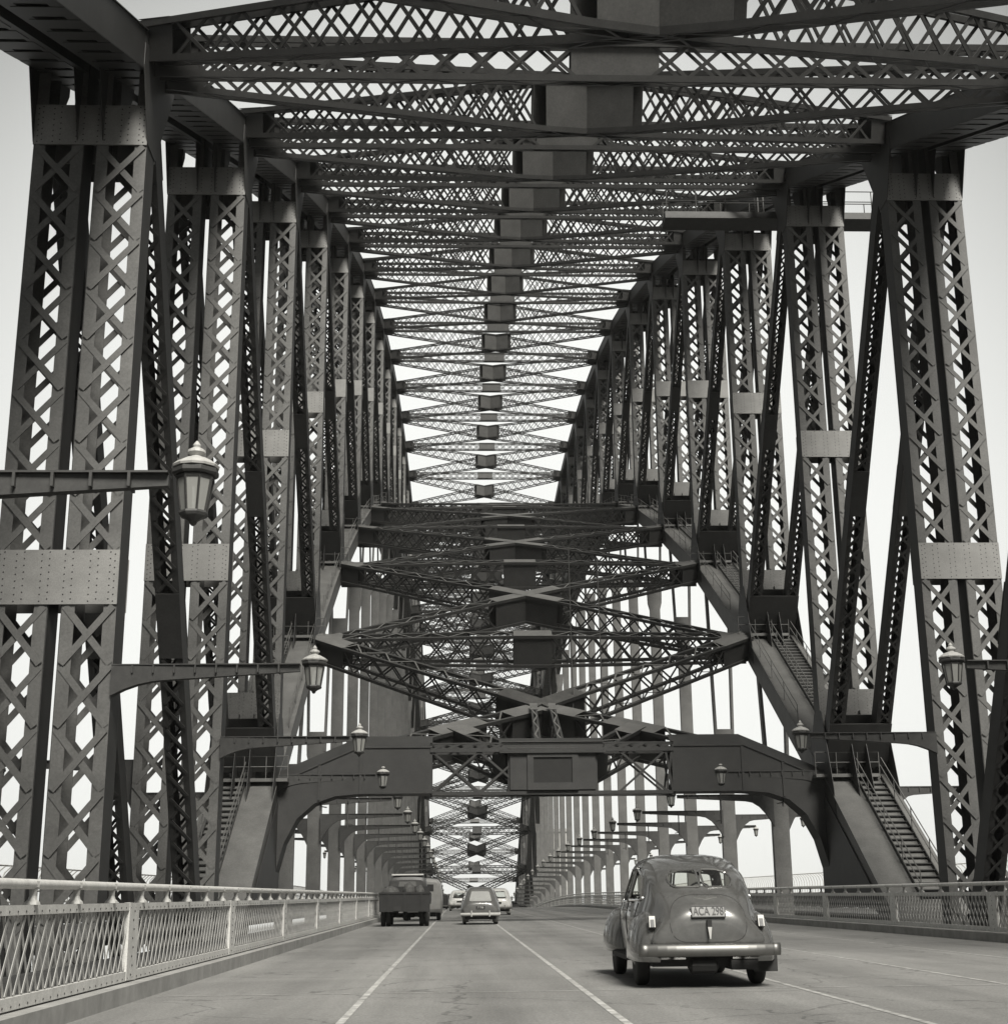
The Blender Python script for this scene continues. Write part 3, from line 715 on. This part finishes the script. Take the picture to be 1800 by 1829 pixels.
def bulge(parent, s, y0, y1, x0, wmax, h, zf, mt, pk=.5, nm='fender'):
    b = MB(); rows = []; n = 22; m_ = 14
    for i in range(n+1):
        t = i/n; u = t/pk-1 if t < pk else (t-pk)/(1-pk)
        e = max(1-abs(u)**2.4, 0)**.5; y = y0+(y1-y0)*t
        w_ = wmax*max(e, .02)**.7; hh = h*max(e, .02)
        rows.append([V((s*(x0+w_*max(cos(a), 0)**.75), y, zf+hh*max(sin(a), 0)**.8)) if j else V((s*(x0+w_*.93), y, zf-.02)) for j, a in [(j, pi/2*(j-1)/(m_-1)) for j in range(m_+1)]]+[V((s*(x0-.3), y, zf+hh*.96))])
    k = len(rows[0])
    for rw in rows: b.v += [tuple(p) for p in rw]
    for i in range(n):
        for j in range(k-1): b.f.append((i*k+j, i*k+j+1, (i+1)*k+j+1, (i+1)*k+j)); b.mi.append(0)
    return b.build(nm, mt, parent, True)
def fender(parent, s, yc, rz, R0, xin, xout, mt, a0=-25, a1=205, tail=0):
    b = MB(); n = 26; prev = None; rows = []
    for k in range(n+1):
        t = k/n; a = R(a0+(a1-a0)*t); q = 1+tail*max(0, (t-.55)/.45)**1.5
        rr_ = R0*(1+.03*sin(pi*t))*q; cy, cz = cos(a), sin(a); e = .06*sin(pi*t)
        fade = .55+.45*sin(pi*min(max(t, 0), 1))**.5
        wv = xin+(xout-xin)*fade
        sec = [(xin-.12, rr_+.03), (xin+(wv-xin)*.45, rr_+.045+e), (xin+(wv-xin)*.75, rr_+.03+e*.8), (wv-.02, rr_-.03+e*.3), (wv, rr_-.09), (wv, rr_-.16), (wv-.03, rr_-.165)]
        rows.append([V((s*x, yc-cy*r_, rz+cz*r_)) for x, r_ in catmull(sec, 12)])
    m_ = len(rows[0])
    for rw in rows: b.v += [tuple(p) for p in rw]
    for i in range(n):
        for j in range(m_-1): b.f.append((i*m_+j, i*m_+j+1, (i+1)*m_+j+1, (i+1)*m_+j)); b.mi.append(0)
    return b.build('fender', mt, parent, True)
# --- the near sedan, rounded fastback
car = thing('parked_car', '', 'car'); car.name = 'sedan_car'
tag(car, 'large rounded dark grey fastback sedan with split rear window, nearest vehicle at right', 'car', 'cars on the bridge roadway')
#        y     zbot  wbot  wmax  zmax  wroof zre   ztop
st = [(.02, .50, .30, .50, .60, .30, .74, .78), (.08, .40, .62, .70, .62, .42, .88, .96), (.28, .36, .66, .68, .70, .50, 1.04, 1.14), (.60, .34, .72, .74, .80, .57, 1.20, 1.32),
      (1.0, .33, .75, .79, .86, .60, 1.38, 1.51), (1.5, .33, .78, .83, .90, .62, 1.52, 1.64), (2.0, .33, .78, .84, .92, .62, 1.58, 1.69), (2.6, .33, .78, .83, .93, .62, 1.56, 1.68),
      (3.05, .33, .76, .80, .93, .56, 1.42, 1.56), (3.4, .33, .72, .74, .92, .48, 1.08, 1.16), (3.8, .34, .60, .60, .86, .36, 1.02, 1.08), (4.4, .36, .46, .46, .80, .26, .98, 1.04), (4.8, .38, .36, .36, .74, .18, .90, .96), (4.9, .42, .25, .27, .66, .12, .80, .84)]
rw = [roundpoly([(s*.025, 1.24), (s*.025, 1.465), (s*.25, 1.46), (s*.40, 1.41), (s*.43, 1.33), (s*.37, 1.235)], .05) for s in (-1, 1)]
sw = [roundpoly([(1.05, 1.08), (1.30, 1.38), (1.80, 1.50), (1.85, 1.08)], .06), roundpoly([(1.90, 1.06), (1.90, 1.53), (2.85, 1.49), (3.08, 1.06)], .06)]
fw = [roundpoly([(-.62, 1.14), (-.54, 1.44), (-.02, 1.48), (-.02, 1.14)], .05), roundpoly([(.02, 1.14), (.02, 1.48), (.54, 1.44), (.62, 1.14)], .05)]
body, cast = make_car(car, st, M['carA'], rw, sw, fw, 4.9)
for s in (-1, 1):
    bulge(car, s, .10, 2.0, .60, .335, .62, .34, M['carA'], .40)
    bulge(car, s, 3.25, 4.85, .58, .385, .62, .36, M['carA'], .50)
    wheel(car, s*.76, 1.02); wheel(car, s*.74, 3.95)
    b = MB(); b.box(*sorted((s*.66, s*.90)), 1.4, 3.45, .30, .36); b.build('running_board', M['blackp'], car)
    # tail lamps on the fenders
    t = MB(); q = V((s*.70, .235, .80)); t.obox(q, ((1, 0, 0), (0, .95, -.3), (0, .3, .95)), (.038, .05, .072)); tl = t.build('tail_lamp', M['chrome'], car)
    t = MB(); t.obox(q+V((0, -.052, -.01)), ((1, 0, 0), (0, .95, -.3), (0, .3, .95)), (.024, .012, .05)); t.build('lens', M['lens'], tl)
# trunk lid seam
loop = roundpoly([(-.30, 1.14), (-.47, 1.0), (-.50, .72), (-.40, .56), (.40, .56), (.50, .72), (.47, 1.0), (.30, 1.14)], .16)
pts = [cast((x, -3, z), (0, 1, 0)) for x, z in loop]; pts = [p+V((0, .003, 0)) for p in pts if p]
b = MB(); b.tube(pts+[pts[0]], .006, 5, False); b.build('boot_seam', M['blackp'], car)
b = MB()
for s in (-1, 1):
    for yy in (1.15, 1.89, 3.05):
        pp = [cast((s*3, yy+(.25*(1.05-z) if yy < 1.3 else 0), z), (-s, 0, 0)) for z in (1.04, .95, .85, .75, .65, .5, .4)]
        pp = [p+V((s*.002, 0, 0)) for p in pp if p]
        if len(pp) > 2: b.tube(pp, .007, 4, False)
b.build('door_seam', M['blackp'], car)
b = MB()
for s in (-1, 1):
    for yy in (1.75, 2.75):
        p = cast((s*3, yy, .95), (-s, 0, 0)); b.tube([p+V((s*.01, 0, 0)), p+V((s*.05, .01, 0)), p+V((s*.05, .14, 0))], .012, 5)
b.build('door_handle', M['chrome'], car)
# bumper
b = MB(); prev = None
for k in range(17):
    u = -1+2*k/16; x = u*.90; y = -.16+.20*abs(u)**3.2
    lp = [(x, y+.0, .395), (x, y-.03, .42), (x, y-.045, .47), (x, y-.03, .52), (x, y, .545), (x, y+.02, .545), (x, y+.02, .395)]
    if prev: b.hull(prev, lp, k in (1, 16))
    prev = lp
bp = b.build('bumper', M['chrome'], car, True)
b = MB()
for s in (-1, 1): b.box(s*.45-.03, s*.45+.03, -.15, .2, .44, .50)
b.build('bumper_bracket', M['blackp'], bp)
# number plate
def text_mesh(txt, size, name, mt, parent, mtx, ext=.004):
    cu = bpy.data.curves.new(name, 'FONT'); cu.body = txt; cu.size = size; cu.extrude = ext; cu.align_x = 'CENTER'; cu.align_y = 'CENTER'; cu.offset = size*.012
    o = bpy.data.objects.new(name, cu); COL.objects.link(o); dg = bpy.context.evaluated_depsgraph_get()
    me = bpy.data.meshes.new_from_object(o.evaluated_get(dg)); bpy.data.objects.remove(o); me.name = name
    me.materials.clear(); me.materials.append(mt); r = link(name, me, parent); r.matrix_local = mtx; return r
pz, tl_ = .93, R(66)
py = min(cast((0, -3, .86), (0, 1, 0)).y, cast((0, -3, 1.0), (0, 1, 0)).y)
b = MB(); ax = ((1, 0, 0), (0, sin(tl_), -cos(tl_)), (0, cos(tl_), sin(tl_))); c = V((0, py-.0, pz))
b.obox(c, ax, (.215, .008, .075)); pl = b.build('number_plate', M['plate'], car)
b = MB()
for dx, dz, hx, hz in ((0, .072, .219, .006), (0, -.072, .219, .006), (-.213, 0, .006, .075), (.213, 0, .006, .075)): b.obox(c+V(ax[0])*dx+V(ax[2])*dz-V(ax[1])*.01, ax, (hx, .006, hz))
b.build('plate_border', M['ink'], pl)
mtx = Matrix.Translation(c-V(ax[1])*.012) @ Matrix.Rotation(tl_, 4, 'X') @ Matrix.Diagonal((.66, 1, 1, 1))
text_mesh('ACA 298', .155, 'plate_lettering', M['ink'], pl, mtx)
b = MB(); hp = cast((0, -3, .74), (0, 1, 0)); b.box(-.03, .03, hp.y-.05, hp.y+.02, .74, .83); b.build('boot_handle_mount', M['blackp'], car)
b = MB(); b.hull([(-.026, hp.y-.07, .745), (.026, hp.y-.07, .745), (.026, hp.y-.04, .745), (-.026, hp.y-.04, .745)], [(-.006, hp.y-.085, .60), (.006, hp.y-.085, .60), (.006, hp.y-.075, .60), (-.006, hp.y-.075, .60)]); b.build('boot_handle', M['white'], car)
h2 = cast((0, -3, 1.10), (0, 1, 0)); b = MB()
for s in (-1, 1): b.hull([(0, h2.y-.02, 1.075), (0, h2.y-.02, 1.115), (0, h2.y+.02, 1.115), (0, h2.y+.02, 1.075)], [(s*.15, h2.y+.01, 1.105), (s*.15, h2.y+.01, 1.115), (s*.15, h2.y+.03, 1.115), (s*.15, h2.y+.03, 1.105)])
b.build('winged_badge', M['chrome'], car)
b = MB(); b.box(-.7, .7, .25, 4.3, .26, .36); b.lathe([(.03, -.2), (.11, -.15), (.11, .15), (.03, .2)], (-.05, .3, .27), 10, 'X'); b.box(.28, .62, .1, .7, .22, .34); b.build('underbody', M['blackp'], car)
b = MB(); b.box(.62, .93, .42, .45, .18, .40); b.build('mud_flap', M['tyre'], car)
b = MB(); b.box(-.62, .62, 1.5, 1.62, .5, 1.08); b.box(-.62, .62, 2.45, 2.55, .5, 1.06); b.build('seat_back', M['blackp'], car)
b = MB(); b.tube([(.36+.19*cos(2*pi*k/20), 2.95+.05*sin(2*pi*k/20), 1.12+.19*sin(2*pi*k/20)) for k in range(21)], .014, 5, False); b.build('steering_wheel', M['blackp'], car)
car.location = (-1.17, 21.15, zr(21.15)); car.scale = (1.08,)*3; car.rotation_euler = (math.atan(.025), 0, 0)
# --- mid-distance saloons
def saloon(name, mt, label, x, y, sc, bumper=M['white'], plate=None, gl=None):
    t = thing(name, label, 'car', group='cars on the bridge roadway')
    st = [(.0, .42, .50, .58, .56, .40, .72, .76), (.06, .36, .66, .72, .60, .50, .86, .92), (.30, .34, .72, .78, .70, .52, 1.04, 1.10), (.55, .33, .74, .80, .78, .50, 1.30, 1.38), (.85, .33, .75, .81, .82, .52, 1.44, 1.52),
          (1.4, .33, .76, .82, .84, .54, 1.49, 1.56), (2.2, .33, .76, .82, .84, .54, 1.46, 1.54), (2.7, .33, .74, .80, .84, .50, 1.30, 1.40), (3.0, .33, .74, .78, .84, .50, .96, 1.0), (3.6, .33, .72, .76, .80, .45, .88, .93), (4.0, .36, .6, .66, .7, .35, .76, .82)]
    rw = [roundpoly([(-.50, .95), (-.39, 1.38), (.39, 1.38), (.50, .95)], .08)]
    sw = [roundpoly([(.75, .98), (.95, 1.38), (1.5, 1.42), (1.5, .98)], .06), roundpoly([(1.58, .98), (1.58, 1.42), (2.3, 1.38), (2.6, .98)], .06)]
    fw = [roundpoly([(-.55, 1.02), (-.45, 1.34), (.45, 1.34), (.55, 1.02)], .06)]
    body, cast_ = make_car(t, st, mt, rw, sw, fw, 4.0, gl or M['glass'])
    for s in (-1, 1):
        fender(t, s, .85, .31, .38, .62, .84, mt, -30, 190, .05); fender(t, s, 3.2, .31, .38, .55, .84, mt, -20, 195)
        wheel(t, s*.68, .85, .31, .15); wheel(t, s*.68, 3.2, .31, .15)
        b = MB(); b.lathe([(.035, -.02), (.035, .02)], (0, 0, 0), 10); o = b.build('tail_lamp', M['chrome'], t); o.rotation_euler = (pi/2, 0, 0); o.location = (s*.68, .12, .66)
    b = MB(); prev = None
    for k in range(13):
        u = -1+2*k/12; x_ = u*.84; y_ = -.14+.12*abs(u)**3
        lp = [(x_, y_, .36), (x_, y_-.04, .40), (x_, y_-.04, .45), (x_, y_, .49), (x_, y_+.02, .49), (x_, y_+.02, .36)]
        if prev: b.hull(prev, lp, k in (1, 12))
        prev = lp
    for s in (-1, 1): b.box(s*.38-.025, s*.38+.025, -.21, -.15, .33, .58)
    b.build('bumper', bumper, t, False)
    p = cast_((0, -3, .70), (0, 1, 0)); b = MB(); b.box(-.19, .19, p.y-.02, p.y+.0, .64, .76); pl = b.build('number_plate', M['ink'], t)
    if plate: text_mesh(plate, .11, 'plate_lettering', M['white'], pl, Matrix.Translation((0, p.y-.022, .70)) @ Matrix.Rotation(pi/2, 4, 'X'), .002)
    b = MB(); b.box(-.65, .65, .2, 3.6, .22, .34); b.build('underbody', M['blackp'], t)
    b = MB(); b.box(-.6, .6, 1.2, 1.3, .4, .98); b.box(-.6, .6, 2.0, 2.1, .4, .98); b.build('seat_back', M['blackp'], t)
    t.location = (x, y, zr(y)); t.scale = (sc,)*3; t.rotation_euler = (math.atan(.025 if y < 150 else .01), 0, 0)
    return t
saloon('saloon_car', M['carB'], 'small dark saloon with a tall rear window and bright white bumper, centre lane', -3.63, 69.6, 1.06, plate='7 708', gl=M['skyglass'])
saloon('saloon_car', M['carC'], 'pale saloon just right of the dark saloon, further ahead', -2.0, 103, 1.12, M['chrome'])
saloon('saloon_car', M['carC'], 'pale saloon far ahead seen between the van and the dark saloon', -4.6, 135, 1.12, M['chrome'])
# --- delivery van behind the truck
def van(mt, label, x, y, sc):
    t = thing('delivery_van', label, 'van', group='vans ahead on the roadway'); b = MB()
    secs = []
    for (y_, w_, z0, z1) in ((0, .82, .4, 1.72), (.08, .88, .36, 1.84), (.5, .9, .35, 1.9), (2.6, .9, .35, 1.9), (3.0, .86, .35, 1.7), (3.2, .82, .35, 1.15), (4.2, .7, .36, 1.0), (4.4, .6, .4, .8)):
        secs.append([(x_*w_, y_, z0+(z1-z0)*q) for x_, q in ((-.95, 0), (.95, 0), (1, .1), (1, .5), (.93, .85), (.75, .97), (.3, 1), (-.3, 1), (-.75, .97), (-.93, .85), (-1, .5), (-1, .1))])
    for a, c in zip(secs, secs[1:]): b.hull(a, c, False)
    b.quad(*secs[0][::-1]); b.quad(*secs[-1]); body = b.build('body', mt, t, True)
    for s in (-1, 1):
        g = MB(); g.box(*sorted((s*.08, s*.5)), -.02, .0, 1.3, 1.6); g.build('rear_window', M['ink'], body)
        wheel(t, s*.72, .8, .34); wheel(t, s*.72, 3.3, .34)
    g = MB(); g.box(-.85, .85, -.12, -.04, .38, .5); g.build('bumper', M['chrome'], t)
    g = MB(); g.box(-.01, .01, -.015, 0, .45, 1.75); g.build('door_seam', M['ink'], t)
    g = MB(); g.box(-.6, .6, .1, 3.8, .22, .4); g.build('underbody', M['blackp'], t)
    t.location = (x, y, zr(y)); t.scale = (sc,)*3; return t
van(M['carD'], 'pale tall van half hidden behind the dark truck', -6.55, 83, 1.17)
van(M['truck'], 'dark van far ahead in the left lane near the crest', -6.4, 150, .8)
van(M['carB'], 'grey van far ahead in the second lane at the crest', -5.35, 160, .8)
# --- dark open truck
tr = thing('flatbed_truck', 'dark open tray truck with dual rear wheels and loaded tray beside the left kerb', 'truck')
b = MB(); b.box(-1.16, 1.16, 0, 3.6, .92, 1.02)
b.box(-1.18, 1.18, -.04, .0, .62, 1.42); b.box(-1.18, -1.14, 0, 3.6, 1.02, 1.42); b.box(1.14, 1.18, 0, 3.6, 1.02, 1.42)
for x in (-.78, 0, .78): b.box(x-.04, x+.04, -.08, -.04, .62, 1.44)
b.box(-1.2, 1.2, -.07, -.04, 1.36, 1.44)
b.box(-1.1, 1.1, 3.5, 3.6, 1.02, 1.7); b.build('tray', M['truck'], tr)
# cab: rounded box sections
cb_ = MB(); secs = []
for (y_, w_, z0, z1) in ((3.7, .92, .8, 2.0), (3.76, .98, .75, 2.12), (4.2, 1.0, .7, 2.2), (4.8, .98, .7, 2.16), (5.2, .92, .7, 1.55), (5.3, .75, .6, 1.45), (6.1, .55, .6, 1.35), (6.3, .5, .65, 1.2)):
    secs.append([(x_*w_, y_, z0+(z1-z0)*q) for x_, q in ((-.9, 0), (.9, 0), (1, .1), (1, .55), (.9, .88), (.72, .98), (.3, 1), (-.3, 1), (-.72, .98), (-.9, .88), (-1, .55), (-1, .1))])
for a, c in zip(secs, secs[1:]): cb_.hull(a, c, False)
cb_.quad(*secs[0][::-1]); cb_.quad(*secs[-1]); cab = cb_.build('cab', M['tarp'], tr, True)
g = MB(); g.hull([(-.45, 3.66, 1.66), (.45, 3.66, 1.66), (.4, 3.69, 1.92), (-.4, 3.69, 1.92)], [(-.45, 3.70, 1.66), (.45, 3.70, 1.66), (.4, 3.73, 1.92), (-.4, 3.73, 1.92)]); g.build('rear_window', M['carB'], cab)
g = MB(); g.box(-.78, .78, 3.8, 4.6, 2.2, 2.26); g.build('roof_panel', M['carC'], cab)
for s in (-1, 1):
    for x in (.78, 1.02): wheel(tr, s*x, .95, .45, .21)
    wheel(tr, s*.85, 5.2, .42, .2); fender(tr, s, 5.2, .42, .52, .62, 1.02, M['truck'], -10, 190)
    g = MB(); g.box(*sorted((s*.65, s*1.15)), 1.5, 1.54, .25, .9); g.build('mud_flap', M['tyre'], tr)
g = MB(); g.box(-.4, .4, .2, 5.6, .62, .9); g.lathe([(.02, -.5), (.1, -.42), (.1, -.12), (.22, -.05), (.22, .05), (.1, .12), (.1, .42), (.02, .5)], (0, .95, .46), 10, 'X'); g.build('chassis', M['blackp'], tr)
g = MB(); g.box(-.5, -.16, -.1, -.04, .66, .84); g.build('number_plate', M['ink'], tr)
tr.scale = (.93, 1, 1); tr.location = (-6.95, 67.2, zr(67.2)); tr.rotation_euler = (math.atan(.025), 0, 0)
# cargo resting on the tray: lumpy bundles
for k, (x, y_, sx, sy, sz, lab) in enumerate(((-.65, .8, .38, .5, .34, 'pale canvas bundle at the left of the truck tray'), (.15, .9, .3, .5, .42, 'canvas bundle in the middle of the truck tray'), (.62, .6, .22, .4, .36, 'small canvas sack at the right of the truck tray'))):
    b = MB(); n1, n2 = 8, 14; rr = random.Random(k)
    prof = [[V((cos(2*pi*j/n2)*sin(pi*i/n1)*sx, sin(2*pi*j/n2)*sin(pi*i/n1)*sy, cos(pi*i/n1)*sz))*(1+rr.uniform(-.12, .12)) for j in range(n2)] for i in range(n1+1)]
    for rw_ in prof: b.v += [tuple(p) for p in rw_]
    for i in range(n1):
        for j in range(n2): b.f.append((i*n2+j, i*n2+(j+1) % n2, (i+1)*n2+(j+1) % n2, (i+1)*n2+j)); b.mi.append(0)
    o = b.build('cargo_bundle', M['skin'], None, True); o.location = (-6.93+x, 67.2+y_, zr(67.2)+1.03+sz*.92+.025*y_); tag(o, lab, 'bundle', 'canvas bundles on the truck')
# ------------------------------------------------------------------ haze
b = MB(); b.box(-2520, 2520, -820, 3520, -52, 130)
hz = b.mesh('haze', []); hm = bpy.data.materials.new('haze_air'); hm.use_nodes = True; t = hm.node_tree; t.nodes.clear()
o_ = t.nodes.new('ShaderNodeOutputMaterial'); pv = t.nodes.new('ShaderNodeVolumePrincipled'); pv.inputs['Color'].default_value = (.95, .96, .93, 1); pv.inputs['Density'].default_value = .00010
t.links.new(pv.outputs[0], o_.inputs['Volume']); hz.materials.append(hm)
tag(link('haze', hz), kind='stuff')
